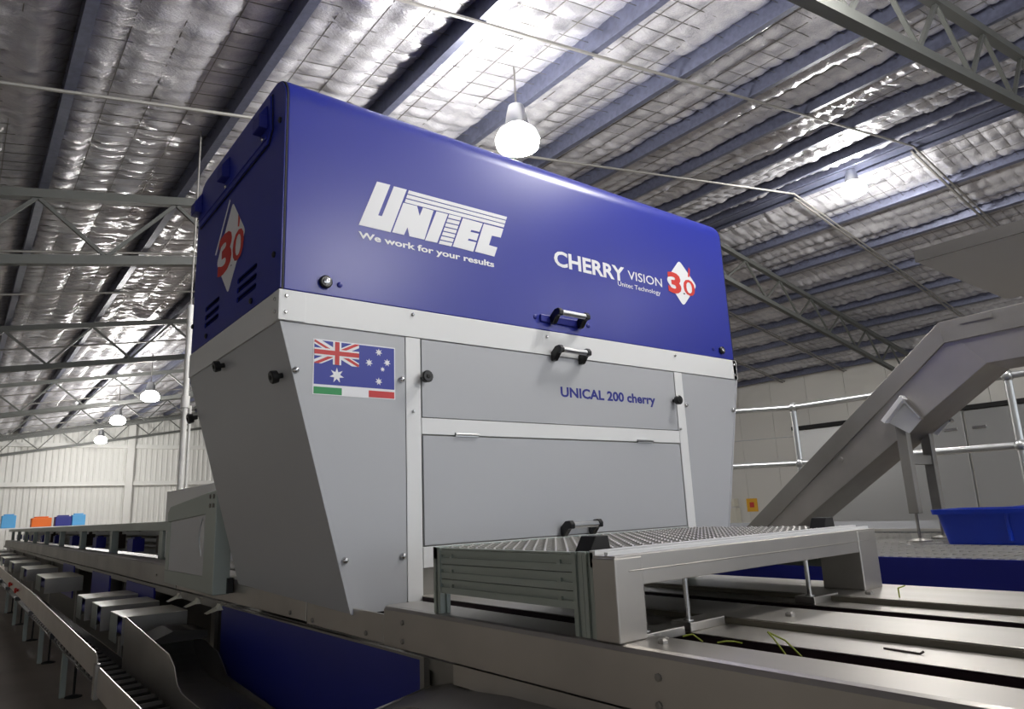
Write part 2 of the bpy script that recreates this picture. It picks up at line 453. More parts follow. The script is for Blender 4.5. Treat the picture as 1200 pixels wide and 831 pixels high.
# white band all round
band = thing('band', (2.14, 2.9, ZB0), parent=cover)
MB().box(X0, X1, Y0-.004, Y0+.03, ZB0, ZB1-.003).build('front_rail', 'white_paint', band, bevel=.002)
MB().box(X0, X1, Y1-.03, Y1, ZB0, ZB1-.003).build('rear_rail', 'white_paint', band, bevel=.002)
for x, s in ((X0, 1), (X1, -1)):
    MB().box(x-.004*s, x+.03*s, Y0-.004, Y1, ZB0, ZB1-.003).build('end_rail', 'white_paint', band, bevel=.002)
MB().box(X0-.006, X0+.09, Y0-.007, Y0-.003, ZB0+.002, ZB1-.005).build('corner_plate', 'white_paint', band, bevel=.001)
MB().box(X0-.007, X0-.003, Y0-.006, Y0+.05, ZB0+.002, ZB1-.005).build('corner_plate', 'white_paint', band, bevel=.001)
def screw(x, z, r=.0085, y=Y0-.006, mat='chrome', par=cover, name='screw'):
    return MB().lathe((x, y, z), (0, -1, 0), [(-.004, r), (.003, r), (.006, r*.6)], 10).build(name, mat, par, smooth=True)
for a, b in ((335, 347), (334, 366), (483, 369), (790, 417), (859, 428), (860, 440), (640, 395)):
    x, z = F(a, b); screw(x, z, .007, par=band)
for yy in (2.325, ):
    for z in (.70, .745):
        MB().lathe((X0-.006, yy, z), (-1, 0, 0), [(0, .007), (.005, .007), (.007, .004)], 8).build('screw', 'chrome', band)

# lower tapered body
def xl(z): return X0 + (1.081-X0)*(ZB0-z)/(ZB0+.325)
def xr(z): return X1 - (1.081-X0)*(ZB0-z)/(ZB0+.325)
core = MB()
zc0 = -.30
core.prism([(xl(ZB0)+.012, Y0+.014, ZB0), (xr(ZB0)-.012, Y0+.014, ZB0), (xr(zc0)-.012, Y0+.014, zc0), (xl(zc0)+.012, Y0+.014, zc0)], (0, Y1-Y0-.03, 0))
# the body is open towards the lanes: it starts above them
core.build('body_core', 'steel_dull', cover)
def face(name, pts, mat, y=Y0, d=.012, bev=.0012, par=cover):
    return MB().prism([(a, y, b) for a, b in pts], (0, d, 0)).build(name, mat, par, bevel=bev)
g = .0022
face('side_panel', [(X0+.004, ZB0-g), (1.303-g, ZB0-g), (1.303-g, -.330), (1.085, -.330)], 'grey_panel')
face('post', [(1.303, ZB0-g), (1.368, ZB0-g), (1.366, -.318), (1.303, -.310)], 'white_paint', y=Y0-.002)
face('post', [(2.903, ZB0-g), (2.966, ZB0-g), (2.966, -.29), (2.903, -.29)], 'white_paint', y=Y0-.002)
face('middle_rail', [(1.368+g, .352), (2.903-g, .352), (2.903-g, .290), (1.368+g, .290)], 'white_paint', y=Y0-.002)
face('bottom_rail', [(1.368+g, -.126), (2.903-g, -.126), (2.903-g, -.20), (1.368+g, -.20)], 'white_paint', y=Y0-.001)
updoor = face('upper_door', [(1.372+g, ZB0-g-.001), (2.899-g, ZB0-g-.001), (2.899-g, .352+g+.001), (1.372+g, .352+g+.001)], 'grey_panel', y=Y0-.001)
lodoor = face('lower_door', [(1.372+g+.002, .290-.006), (2.899-g-.002, .290-.006), (2.899-g-.002, -.121), (1.372+g+.002, -.121)], 'grey_panel', y=Y0-.001)
face('side_panel', [(2.966+g, ZB0-g), (X1-.004, ZB0-g), (xr(-.29)-.002, -.29), (2.966+g, -.29)], 'grey_panel')
# tapered end panels
for sgn, fx in ((1, xl), (-1, xr)):
    pts = [(fx(ZB0)-.0*sgn, Y0-.003, ZB0-g), (fx(ZB0), Y1, ZB0-g), (fx(-.29), Y1-.02, -.29), (fx(-.325), Y0-.003, -.325)]
    MB().prism(pts, (.010*sgn, 0, 0)).build('end_panel', 'grey_panel', cover, bevel=.0012)
MB().prism([(xl(ZB0)+.012, Y1-.012, ZB0), (xr(ZB0)-.012, Y1-.012, ZB0), (xr(-.26)-.012, Y1-.012, -.26), (xl(-.26)+.012, Y1-.012, -.26)], (0, .01, 0)).build('rear_panel', 'grey_panel', cover)
# hinges of the lower door
for a in (1.575, 2.63):
    MB().box(a-.055, a+.055, Y0-.007, Y0-.001, .285, .300).tube((a-.055, Y0-.006, .293), (a+.055, Y0-.006, .293), .006, 8).build('hinge', 'alu', lodoor)

def handle(x, z, par, w=.20, y=Y0-.004):
    h = MB().tube((x-w/2+.02, y-.052, z+.012), (x+w/2-.02, y-.052, z+.012), .0135, 14).build('handle', 'alu', par, smooth=True, label='aluminium bar handle with black end brackets')
    for s in (-1, 1):
        b = MB()
        cx = x+s*(w/2-.016)
        pts = [(y+.002, z-.034), (y+.002, z+.006), (y-.03, z+.030), (y-.056, z+.032), (y-.068, z+.018), (y-.066, z-.002), (y-.044, z-.004), (y-.018, z-.034)]
        b.prism([(cx-.013, a, c) for a, c in pts], (.026, 0, 0)).build('bracket', 'black', h, bevel=.004)
    return h
hxp = 2.142
handle(hxp, .672, updoor)
handle(hxp, -.093, lodoor)
bp = MB().box(hxp-.15, hxp+.11, Y0-.012, Y0-.001, .815, .850).build('handle_plate', 'blue_plate', cover, bevel=.004)
handle(hxp+.0, .842, cover, y=Y0-.012)
for a in (-.175, .155): screw(hxp+a, .835, .011, mat='blue_plate', y=Y0)

def knob(c, d, par=cover):
    d = Vector(d).normalized()
    k = MB().lathe(c, d, [(0, .010), (.018, .010), (.020, .022), (.040, .024), (.044, .020)], 14).build('knob', 'black', par, smooth=True)
    MB().lathe(Vector(c)+d*.043, d, [(0, .009), (.003, .009), (.004, .006)], 8).build('cap', 'rubber', k)
    return k
for a, b in ((495, 443), (789, 470)):
    x, z = F(a, b); knob((x, Y0-.002, z), (0, -1, 0), updoor)
nx = Vector((-(ZB0+.325), 0, -(1.081-X0))).normalized()
for a, b in ((263, 428), (331, 440), (231, 489)):
    d = CR*((a-600)/FPX) - CU*((b-415.5)/FPX) + CF
    q = Vector((X0, Y0, ZB0)); p = d*(nx.dot(q)/nx.dot(d))
    knob(p, nx)
for a, b in ((858, 482),):
    x, z = F(a, b); knob((xr(z)+.002, Y0+.06, z), (1, 0, 0))
# dome bolts on the front panels
for a, b in ((346, 434), (470, 445), (404, 657), (472, 652), (803, 475), (858, 481)):
    x, z = F(a, b); MB().lathe((x, Y0-.0, z), (0, -1, 0), [(0, .012), (.008, .012), (.014, .008), (.016, .003)], 12).build('dome_bolt', 'chrome', cover, smooth=True)
for a, b in ((484, 482), (797, 503), (350, 650), (332, 687)):
    x, z = F(a, b)
    if a > 360: screw(x, z, .006, mat='alu')
# locks on the hood
for a, b, r in ((381, 331, .024), (845, 411, .022)):
    x, z = F(a, b)
    l = MB().lathe((x, Y0, z), (0, -1, 0), [(0, r), (.012, r), (.016, r*.8)], 16).build('lock', 'black', cover, smooth=True)
    MB().lathe((x, Y0-.015, z), (0, -1, 0), [(0, r*.55), (.004, r*.55), (.006, r*.4)], 12).build('lock_barrel', 'chrome', l, smooth=True)
for a, b in ((398, 334), (836, 409)):
    x, z = F(a, b); screw(x, z, .011, mat='blue_plate', y=Y0)

# ---- lettering and marks
def decal(name, polys, mat, par, y=Y0, off=.0008, th=.0008):
    b = MB()
    for pl in polys: b.prism([(a, y-off, c) for a, c in pl], (0, -th, 0))
    return b.build(name, mat, par)
def lp(u, v): return F(410+u/6.316, 205+v/6.316)
def mix(a, b, t): return (a[0]+(b[0]-a[0])*t, a[1]+(b[1]-a[1])*t)
logo = [
 [(200,50),(298,75),(208,300),(236,307),(325,85),(420,110),(300,425),(65,370)],
 [(395,207),(497,232),(515,305),(540,243),(618,265),(550,480),(440,455),(425,388),(400,445),(312,425)],
 [(640,270),(725,292),(645,503),(555,485)],
 [(835,320),(982,360),(958,422),(897,408),(891,422),(953,437),(937,488),(878,472),(872,486),(934,500),(912,570),(760,530)],
 [(990,362),(1135,400),(1115,465),(1050,450),(1028,520),(1090,538),(1068,605),(925,568)]]
for k in range(3):
    t0, t1 = k*.36, k*.36+.28
    logo.append([mix((435,115),(405,203),t0), mix((1162,312),(1138,390),t0), mix((1162,312),(1138,390),t1), mix((435,115),(405,203),t1)])
for k in range(7):
    t0, t1 = k/7+.012, (k+1)/7-.022
    logo.append([mix((735,290),(655,515),t0), mix((825,312),(748,535),t0), mix((825,312),(748,535),t1), mix((735,290),(655,515),t1)])
for pl in logo: decal('logo_letter', [[lp(u, v) for u, v in pl]], 'letter_white', hood)

def text(s, name, bl, br, tl, mat, par, plane='front', offset=.0, shear=0., off=.0008, sp=1.0):
    """text whose first glyph baseline-left, baseline-right end and cap top sit at photo pixels"""
    fc = bpy.data.curves.new(name, 'FONT'); fc.body = s; fc.size = 1; fc.offset = offset; fc.shear = shear; fc.space_character = sp
    fc.extrude = .0; fc.resolution_u = 3
    o = bpy.data.objects.new(name+'_tmp', fc); COL.objects.link(o)
    dg = bpy.context.evaluated_depsgraph_get(); me = bpy.data.meshes.new_from_object(o.evaluated_get(dg))
    bpy.data.objects.remove(o)
    co = np.empty(len(me.vertices)*3); me.vertices.foreach_get('co', co); co = co.reshape(-1, 3)
    cap = .729 if not offset else .729+offset
    G = F if plane == 'front' else E_
    a, b, t = G(*bl), G(*br), G(*tl)
    sx = (b[0]-a[0])/(co[:, 0].max()-co[:, 0].min()); sy = (t[1]-a[1])/cap
    U = a[0]+(co[:, 0]-co[:, 0].min())*sx; V = a[1]+co[:, 1]*sy
    if plane == 'front': w = np.stack([U, np.full_like(U, Y0-off-.0006), V+EYE], -1)
    else: w = np.stack([np.full_like(U, X0-off-.0006), U, V+EYE], -1)
    base = Vector((0, 0, 0)); q = par
    while q is not None: base += q.location; q = q.parent
    me.vertices.foreach_set('co', (w-np.array(base)).ravel()); me.update()
    me.materials.clear(); me.materials.append(M[mat])
    ob = bpy.data.objects.new(name, me); COL.objects.link(ob); ob.parent = par
    return ob
text('We work for your results', 'lettering', (420, 278.5), (579, 313.5), (420, 270.5), 'letter_white', hood, offset=.028)
text('CHERRY', 'lettering', (649.5, 310.5), (732, 325), (649.5, 292), 'letter_white', hood, offset=.03)
text('VISION', 'lettering', (736, 327), (776, 337.5), (736, 316.5), 'letter_white', hood, offset=.006)
text('Unitec Technology', 'lettering', (724, 334.5), (774, 345.5), (724, 329), 'letter_white', hood, offset=.006)
text('UNICAL 200 cherry', 'lettering', (657, 464.5), (768, 473.5), (657, 452.5), 'letter_blue', updoor, offset=.034)
# red diamonds with 3.0
def dp(u, v): return F(640+u/6.316, 285+v/6.316)
def rounded(c, r=.18, n=3):
    out = []; k = len(c)
    for i in range(k):
        p0, p1, p2 = Vector(c[i-1]), Vector(c[i]), Vector(c[(i+1) % k])
        a = p1+(p0-p1)*r; b = p1+(p2-p1)*r
        for j in range(n+1):
            t = j/n; out.append(tuple((1-t)**2*a+2*t*(1-t)*p1+t*t*b))
    return out
dm = [dp(982, 128), dp(1112, 318), dp(1016, 466), dp(888, 268)]
decal('diamond', [rounded(dm, .12)], 'letter_white', hood)
text('3', 'lettering', (640+905/6.316, 285+352/6.316), (640+1003/6.316, 285+370/6.316), (640+905/6.316, 285+200/6.316), 'red', hood, offset=.04, off=.0018)
text('0', 'lettering', (640+1020/6.316, 285+378/6.316), (640+1103/6.316, 285+390/6.316), (640+1020/6.316, 285+258/6.316), 'red', hood, offset=.01, off=.0018)
text('.', 'lettering', (640+1013/6.316, 285+378/6.316), (640+1028/6.316, 285+380/6.316), (640+1013/6.316, 285+318/6.316), 'black', hood, offset=.0, off=.0018)
decal('cherry_stalk', [[dp(1046, 250), dp(1058, 252), dp(1062, 195), dp(1052, 180)]], 'red', hood, off=.0018)
# the same emblem on the end
def ep(u, v): return E_(220+u/4.157, 220+v/4.157)
def edecal(name, pl, mat, off=.0008):
    return MB().prism([(X0-off, a, b) for a, b in pl], (-.0008, 0, 0)).build(name, mat, cover)
edecal('diamond', rounded([ep(222, 72), ep(282, 205), ep(197, 515), ep(143, 375)], .08), 'letter_white')
text('3', 'lettering', (220+147/4.157, 220+438/4.157), (220+213/4.157, 220+390/4.157), (220+155/4.157, 220+248/4.157), 'red', cover, 'end', offset=.04, off=.0018)
text('0', 'lettering', (220+218/4.157, 220+375/4.157), (220+272/4.157, 220+338/4.157), (220+224/4.157, 220+225/4.157), 'red', cover, 'end', offset=.01, off=.0018)
text('.', 'lettering', (220+211/4.157, 220+385/4.157), (220+217/4.157, 220+382/4.157), (220+211/4.157, 220+345/4.157), 'black', cover, 'end', off=.0018)
edecal('cherry_stalk', [ep(247, 190), ep(253, 188), ep(257, 150), ep(250, 130)], 'red', .0018)
edecal('diamond_line', [ep(206, 58), ep(210, 62), ep(140, 330), ep(134, 330)], 'letter_white')
# flag sticker
fl = [F(368, 398.5), F(461.8, 408.5), F(461.8, 456.8), F(367.8, 450)]
fx0 = (fl[0][0]+fl[3][0])/2; fx1 = (fl[1][0]+fl[2][0])/2; fz1 = (fl[0][1]+fl[1][1])/2; fz0 = (fl[2][1]+fl[3][1])/2
FW, FH = fx1-fx0, fz1-fz0
sp_ = face('side_panel_tmp', [(0, 0), (.01, 0), (.01, .01)], 'grey_panel'); bpy.data.objects.remove(sp_)
flag = decal('flag_sticker', [[(fx0-.004, fz0-.037), (fx1+.004, fz0-.037), (fx1+.004, fz1+.004), (fx0-.004, fz1+.004)]], 'letter_white', cover, off=.0004, th=.0004)
def fd(name, polys, mat, lvl): return decal(name, [[(fx0+u*FW, fz0+v*FH) for u, v in pl] for pl in polys], mat, flag, off=.0008+.0004*lvl, th=.0004)
fd('field', [[(0,0),(1,0),(1,1),(0,1)]], 'flag_blue', 0)
def clipband(u0, v0, u1, v1, w):
    """diagonal stripe inside the canton (0..0.5, 0.5..1)"""
    du, dv = (u1-u0)*FW, (v1-v0)*FH; L = math.hypot(du, dv); nu, nv = -dv/L*w/2/FW, du/L*w/2/FH
    pl = [(u0+nu, v0+nv), (u1+nu, v1+nv), (u1-nu, v1-nv), (u0-nu, v0-nv)]
    def clip(pl, ax, lim, s):
        out = []
        for i in range(len(pl)):
            a, b = pl[i], pl[(i+1) % len(pl)]; ia, ib = s*(a[ax]-lim) >= 0, s*(b[ax]-lim) >= 0
            if ia: out.append(a)
            if ia != ib:
                t = (lim-a[ax])/(b[ax]-a[ax]); out.append((a[0]+(b[0]-a[0])*t, a[1]+(b[1]-a[1])*t))
        return out
    for ax, lim, s in ((0, 0, 1), (0, .54, -1), (1, .47, 1), (1, 1, -1)): pl = clip(pl, ax, lim, s)
    return pl
cw, cb = .54, .47
fd('saltire_white', [clipband(0, cb, cw, 1, .024)], 'letter_white', 1)
fd('saltire_white', [clipband(0, 1, cw, cb, .024)], 'letter_white', 1.3)
o1 = .016
fd('saltire_red', [clipband(0, 1-o1, cw/2, (cb+1)/2-o1, .008), clipband(cw/2, (cb+1)/2+o1, cw, cb+o1, .010), clipband(0, cb-o1+.0, cw/2, (cb+1)/2-o1, .010), clipband(cw/2, (cb+1)/2+o1, cw, 1+o1, .010)], 'flag_red', 2.2)
cz = (cb+1)/2
fd('cross_white', [[(cw/2-.05, cb), (cw/2+.05, cb), (cw/2+.05, 1), (cw/2-.05, 1)]], 'letter_white', 3)
fd('cross_white', [[(0, cz-.09), (cw, cz-.09), (cw, cz+.09), (0, cz+.09)]], 'letter_white', 3.3)
fd('cross_red', [[(cw/2-.027, cb), (cw/2+.027, cb), (cw/2+.027, 1), (cw/2-.027, 1)]], 'flag_red', 4.6)
fd('cross_red', [[(0, cz-.052), (cw, cz-.052), (cw, cz+.052), (0, cz+.052)]], 'flag_red', 4.9)
def star(u, v, r, n=7, inn=.45):
    return [(u+r*(1 if k % 2 == 0 else inn)*math.sin(math.pi*k/n)/FW, v+r*(1 if k % 2 == 0 else inn)*math.cos(math.pi*k/n)/FH) for k in range(2*n)]
fd('star', [star(.27, .23, .028)], 'letter_white', 1)
for u, v, r in ((.795, .87, .015), (.67, .60, .015), (.905, .64, .015), (.845, .47, .010), (.795, .17, .015)):
    fd('star', [star(u, v, r)], 'letter_white', 1)
zt0, zt1 = fz0-.034, fz0-.009
for a, b, mt in ((0, 1/3, 'green'), (2/3, 1, 'flag_red')):
    decal('tricolour_bar', [[(fx0+a*FW, zt0), (fx0+b*FW, zt0), (fx0+b*FW, zt1), (fx0+a*FW, zt1)]], mt, flag, off=.0008, th=.0004)

# ================================================================ SORTING LINE (beams, lanes)
line = thing('sorting_line', (1.7, 1.0, -EYE), 'long stainless sorting line with side beam, lane plates and legs under the cover', 'conveyor')
XB = 1.092
def beam(y0, y1, zt, zb, x=XB, mat='steel', name='side_beam'):
    b = MB(); th = .004
    pts = [(x, zb), (x, zt-.012), (x+.006, zt-.003), (x+.016, zt), (x+.128, zt), (x+.128, zt-.02), (x+.02, zt-.02), (x+.012, zb+.012), (x+.06, zb+.012), (x+.06, zb)]
    b.prism([(a, y0, c) for a, c in pts], (0, y1-y0, 0))
    return b.build(name, mat, line, bevel=.002)
beam(-1.6, 2.08, -.281, -.398)
MB().box(XB+.02, XB+.03, -1.6, 2.06, -.39, -.30).build('beam_web', 'steel', line)
MB().box(XB+.001, XB+.011, 2.083, 2.70, -.395, -.308).build('side_beam', 'steel', line, bevel=.002)
beam(2.712, 4.72, -.266, -.388, XB+.002)
yy = 4.725
while yy < 22:
    beam(yy, yy+2.995, -.256, -.388, XB, 'steel_dull'); yy += 3.0
for a, b in ((340, 718), (366, 727), (429, 742), (472, 730), (472, 752), (772, 794), (773, 827), (184, 674), (330, 690)):
    q = pix(0, XB, a, b)
    MB().lathe((XB+.002, q.y, q.z), (-1, 0, 0), [(0, .008), (.006, .008), (.008, .005)], 8).build('bolt', 'steel_dull', line)
# lane plates
for (a, b, z, mt) in ((1.36, 1.512, -.296, 'steel_lane'), (1.512, 1.722, -.280, 'steel_lane'), (1.89, 1.99, -.296, 'steel_lane'), (1.99, 2.31, -.280, 'steel_lane')):
    MB().box(a+.002, b-.002, -1.6, 3.9, z-.003, z).build('lane_plate', mt, line, bevel=.001)
for x in (1.512, 1.99):
    MB().box(x-.001, x+.004, -1.6, 3.9, -.330, -.283).build('lane_edge', 'lane_edge', line)
for a, b in ((1.22, 1.36), (1.72, 1.89)):
    MB().box(a, b, -1.6, 3.9, -.40, -.385).build('lane_belt', 'maroon', line)
    MB().box(a-.001, a+.003, -1.6, 2.05 if a < 1.5 else 3.9, -.385, -.285).build('lane_wall', 'maroon', line)
    MB().box(b+.003, b+.006, -1.6, 3.9, -.385, -.30).build('lane_wall', 'maroon', line)
MB().box(2.31, 2.315, -1.6, 4, -.40, -.283).build('far_beam', 'steel', line)
MB().box(1.16, 2.3, -1.6, 24.6, -.46, -.42).build('added_belly_pan', 'steel_dull', line)  # added pan that keeps the space below the lanes dark
MB().box(1.23, 2.3, 3.9, 24.6, -.36, -.33).build('lane_deck', 'dark_belt', line)
MB().box(2.30, 2.36, 4.0, 24.6, -.39, -.256).build('far_beam', 'steel_dull', line)
for yy in [-1.2, 1.2, 4.6] + [7.5+3*k for k in range(7)]:
    for x in (1.32, 2.22):
        MB().box(x-.04, x+.04, yy-.04, yy+.04, -EYE+.02, -.46).build('leg', 'steel_dull', line)
        MB().lathe((x, yy, -EYE), (0, 0, 1), [(0, .06), (.012, .06), (.02, .02)], 12).build('foot', 'rubber', line)
MB().box(1.30, 1.31, -1.6, 24.5, -1.15, -.46).build('added_dark_panel', 'dark_belt', line)  # added dark sheet hiding the lit floor, keeps the underside in shade
# blue skirt panel below the beam
sk = MB().box(1.145, 1.16, 1.95, 3.97, -.98, -.432).build('skirt_panel', 'blue_plate', line, bevel=.003)
MB().box(1.143, 1.162, 1.95, 3.97, -.432, -.424).box(1.143, 1.162, 1.925, 1.95, -.98, -.424).build('skirt_edge', 'steel_dull', line)
MB().box(1.17, 1.19, 1.0, 2.0, -.95, -.46).build('inner_plate', 'steel_dull', line)
MB().tube((1.13, 1.72, -.405), (1.13, 1.72, -.9), .004, 6).tube((1.12, 1.35, -.408), (1.12, 2.0, -.408), .004, 6).build('conduit', 'alu', line)
for yy in (5.6, 7.4, 9.8):
    MB().box(1.15, 1.165, yy, yy+1.0, -.8, -.44).build('skirt_panel', 'navy', line)
# upper frame along the far part of the line
MB().box(1.24, 1.30, 5.0, 24.6, -.055, .012).build('upper_rail', 'extrusion', line, bevel=.003)
MB().box(1.30, 1.62, 5.0, 24.6, .002, .014).build('upper_cover', 'extrusion', line)
MB().box(1.60, 1.62, 5.9, 24.6, -.30, .002).build('rear_panel', 'grey_panel', line)
for z in (-.13, -.19, -.235):
    MB().tube((1.57, 5.9, z), (1.57, 24.6, z), .012, 8).build('guide_rod', 'steel', line)
for k in range(9):
    yy = 5.92+2.15*k
    MB().box(1.24, 1.30, yy-.06, yy+.06, -.33, -.055).build('frame_post', 'extrusion', line, bevel=.003)
for k in range(8):
    yy = 5.92+2.15*k
    u = MB().box(1.33, 1.43, yy+1.55, yy+1.80, -.25, -.13).box(1.35, 1.41, yy+1.60, yy+1.75, -.13, -.115)
    u = u.build('valve_unit', 'navy'); tag(u, 'small blue valve unit behind the beam of the sorting line', 'valve', 'blue valve units along the line')
    if k in (0, 1, 2, 4):
        u = MB().box(1.40, 1.50, yy+.75, yy+.92, -.25, -.10).tube((1.45, yy+.8, -.10), (1.45, yy+.8, -.07), .02, 8)
        u = u.build('motor_unit', 'brown'); tag(u, 'small dark brown motor behind the beam of the sorting line', 'motor', 'brown motors along the line')
    for dy in (.5, 1.2):
        MB().lathe((1.598, yy+dy, -.055), (-1, 0, 0), [(0, .02), (.02, .02), (.025, .012)], 8).build('knob', 'black', line)
# white enclosure behind the small panel
en = MB().box(1.26, 1.62, 4.6, 5.9, -.25, .235).build('rear_enclosure', 'white_paint', line, bevel=.006)
MB().box(1.2, 1.235, 3.62, 3.68, -.26, .09).build('inner_bracket', 'white_paint', line)
mo = MB().box(1.26, 1.44, 3.68, 3.84, -.262, -.12).tube((1.35, 3.72, -.12), (1.35, 3.72, -.02), .05, 12).build('drive_motor', 'brown'); tag(mo, 'dark brown drive motor beside the tapered end of the cover', 'motor')

# grey guard panel with lens-shaped window hung on the beam
gp = thing('machine_guard', (1.04, 4.1, -.34), 'grey framed guard panel with lens-shaped cut-out beside the cover', 'guard')
gx0, gx1 = 1.0, 1.075
outer = [(4.62, -.335), (3.62, -.345), (3.62, .145), (3.80, .140), (4.57, .092), (4.62, .06)]
inner = [(4.54, -.265), (3.80, -.265), (3.80, .035), (4.54, .005)]
def strip(pts, name, x0=gx0, x1=gx1, mat='extrusion'):
    return MB().prism([(x0, a, b) for a, b in pts], (x1-x0, 0, 0)).build(name, mat, gp, bevel=.004)
strip([(4.62, -.335), (3.80, -.343), (3.80, -.265), (4.62, -.265)], 'bottom_frame')
strip([(4.62, -.265), (4.54, -.265), (4.54, .005), (4.62, .005)], 'side_frame')
strip([(4.62, .005), (3.80, .035), (3.80, .142), (4.57, .092), (4.62, .06)], 'top_frame')
strip([(3.80, -.343), (3.615, -.345), (3.615, .147), (3.80, .142)], 'corner_post', gx0-.004)
# recessed sheet with the lens cut-out, as two halves around it
cy, z0l, z1l, hw = 3.872, -.175, .022, .055
lens_l = [(cy+hw*math.sin(math.pi*k/10), z0l+(z1l-z0l)*k/10) for k in range(11)]
sheet = MB()
sheet.prism([(gx0+.003, a, b) for a, b in [(4.54, -.265), (cy, -.265)] + lens_l + [(cy, .031), (4.54, .005)]], (.006, 0, 0))
lens_r = [(cy-hw*.75*math.sin(math.pi*k/10), z0l+(z1l-z0l)*k/10) for k in range(11)]
sheet.prism([(gx0+.003, a, b) for a, b in [(3.80, -.265), (cy, -.265)] + lens_r + [(cy, .031), (3.80, .035)]], (.006, 0, 0))
sheet.build('recessed_sheet', 'grey_panel', gp)
for a in (3.66, 3.72):
    for z in (.075, .12): MB().lathe((gx0-.004, a, z), (-1, 0, 0), [(0, .011), (.004, .011), (.006, .006)], 8).build('rivet', 'steel_dull', gp)
MB().box(1.06, 1.088, 3.6, 4.5, -.34, -.27).build('mounting_bar', 'seam', gp)

# tall pole
po = thing('service_pole', (1.45, 6.33, .014))
MB().tube((1.45, 6.33, .0145), (1.45, 6.33, 1.86), .024, 12).tube((1.45, 6.33, .95), (1.45, 6.33, 1.05), .036, 12).build('pipe', 'wall_white', po, smooth=True)
MB().tube((1.51, 6.40, .0145), (1.51, 6.40, .98), .012, 10).build('conduit', 'wall_white', po, smooth=True)
MB().tube((1.45, 6.33, 1.86), (1.45, 6.33, roof_z(1.45)+.1), .008, 8).build('drop_rod', 'rod', po)
tag(po, 'thin white service pole rising from the line to the roof', 'pole')

# ================================================================ STEP PLATFORM
pf = thing('step_platform', (1.66, 1.43, -.28), 'low aluminium step platform with grating top standing on the lane plates', 'platform')
PX0, PX1, PY0, PY1, PZ = 1.105, 2.265, 1.075, 1.80, -.104
def extr_post(x, y, z0, z1, s=.034, name='corner_post'):
    b = MB(); h = s/2; gq = .005; d = .006
    q = [(-h,-h),(-gq,-h),(-gq,-h+d),(gq,-h+d),(gq,-h),(h,-h),(h,-gq),(h-d,-gq),(h-d,gq),(h,gq),(h,h),(gq,h),(gq,h-d),(-gq,h-d),(-gq,h),(-h,h),(-h,gq),(-h+d,gq),(-h+d,-gq),(-h,-gq)]
    return b.prism([(x+a, y+c, z0) for a, c in q], (0, 0, z1-z0)).build(name, 'extrusion', pf)
for yy in (PY1, PY0+.135, PY0+.10):
    extr_post(PX0+.017, yy-.017, -.281, PZ+.002)
extr_post(PX1-.03, PY0+.10, -.281, PZ+.002); extr_post(PX1-.03, PY1-.017, -.281, PZ+.002)
def slats(x0, x1, y0, y1, name='side_slat', along='y'):
    for k in range(3):
        z1 = PZ-.004-k*.040; z0 = z1-.038
        if k == 2: z0 += 0
        b = MB()
        if along == 'y':
            b.box(x0+.006, x1, y0, y1, z0, z1)
            b.box(x0, x0+.006, y0, y1, z0, z1-.021); b.box(x0, x0+.006, y0, y1, z1-.012, z1)   # proud lips leave a slot
            b.box(x0, x0+.006, y0+.045, y0+.056, z1-.021, z1-.012); b.box(x0, x0+.006, y1-.055, y1-.045, z1-.021, z1-.012)
        else:
            b.box(x0, x1, y0+.006, y1, z0, z1); b.box(x0, x1, y0, y0+.006, z0, z1-.010)
        b.build(name, 'extrusion', pf)
slats(PX0+.004, PX0+.03, PY0+.135, PY1-.034)
slats(PX1-.04, PX1-.014, PY0+.135, PY1-.034)
slats(PX0+.03, PX1-.03, PY1-.03, PY1-.006, along='x')
for k in range(2):                      # rear crossbars seen through the open front
    pass
# front stainless frame
MB().box(PX0-.005, PX1-.015, PY0-.006, PY0+.06, -.172, PZ-.004).box(PX0+.03, PX1-.06, PY0-.010, PY0-.006, -.142, -.139).build('front_rail', 'steel', pf, bevel=.003)
MB().box(PX0-.03+.02, PX0+.075, PY0-.0085, PY0+.06, -.281, -.112).build('front_leg', 'steel', pf, bevel=.003)
MB().box(PX1-.13, PX1-.02, PY0-.0085, PY0+.12, -.281, -.112).build('front_leg', 'steel', pf, bevel=.003)
MB().box(PX0, PX1, PY0+.058, PY0+.075, PZ-.03, PZ+.006).box(PX0, PX1, PY0+.02, PY0+.030, PZ-.004, PZ+.003).build('front_trim', 'white_paint', pf)
MB().box(PX0, PX1, PY1-.012, PY1, PZ-.03, PZ+.004).box(PX0+.005, PX0+.019, PY0+.145, PY1-.036, PZ-.003, PZ+.001).build('edge_trim', 'extrusion', pf)
# expanded-metal tread
b = MB(); n = 0
x = PX0+.02
while x < PX1-.02:
    for k in range(17):
        ya = PY0+.085+k*.041
        if ya+.041 > PY1-.012: break
        b.bar((x, ya, PZ-.004), (x+.018, ya+.0205, PZ+.003), .005, .004); b.bar((x+.018, ya+.0205, PZ+.003), (x, ya+.041, PZ-.004), .005, .004)
        b.bar((x+.036, ya, PZ-.004), (x+.018, ya+.0205, PZ+.003), .005, .004); b.bar((x+.018, ya+.0205, PZ+.003), (x+.036, ya+.041, PZ-.004), .005, .004)
    x += .036
b.build('tread_mesh', 'grate', pf, kind='stuff')
MB().box(PX0+.02, PX1-.02, PY0+.08, PY1-.02, PZ-.03, PZ-.024).build('tread_tray', 'steel_dull', pf)
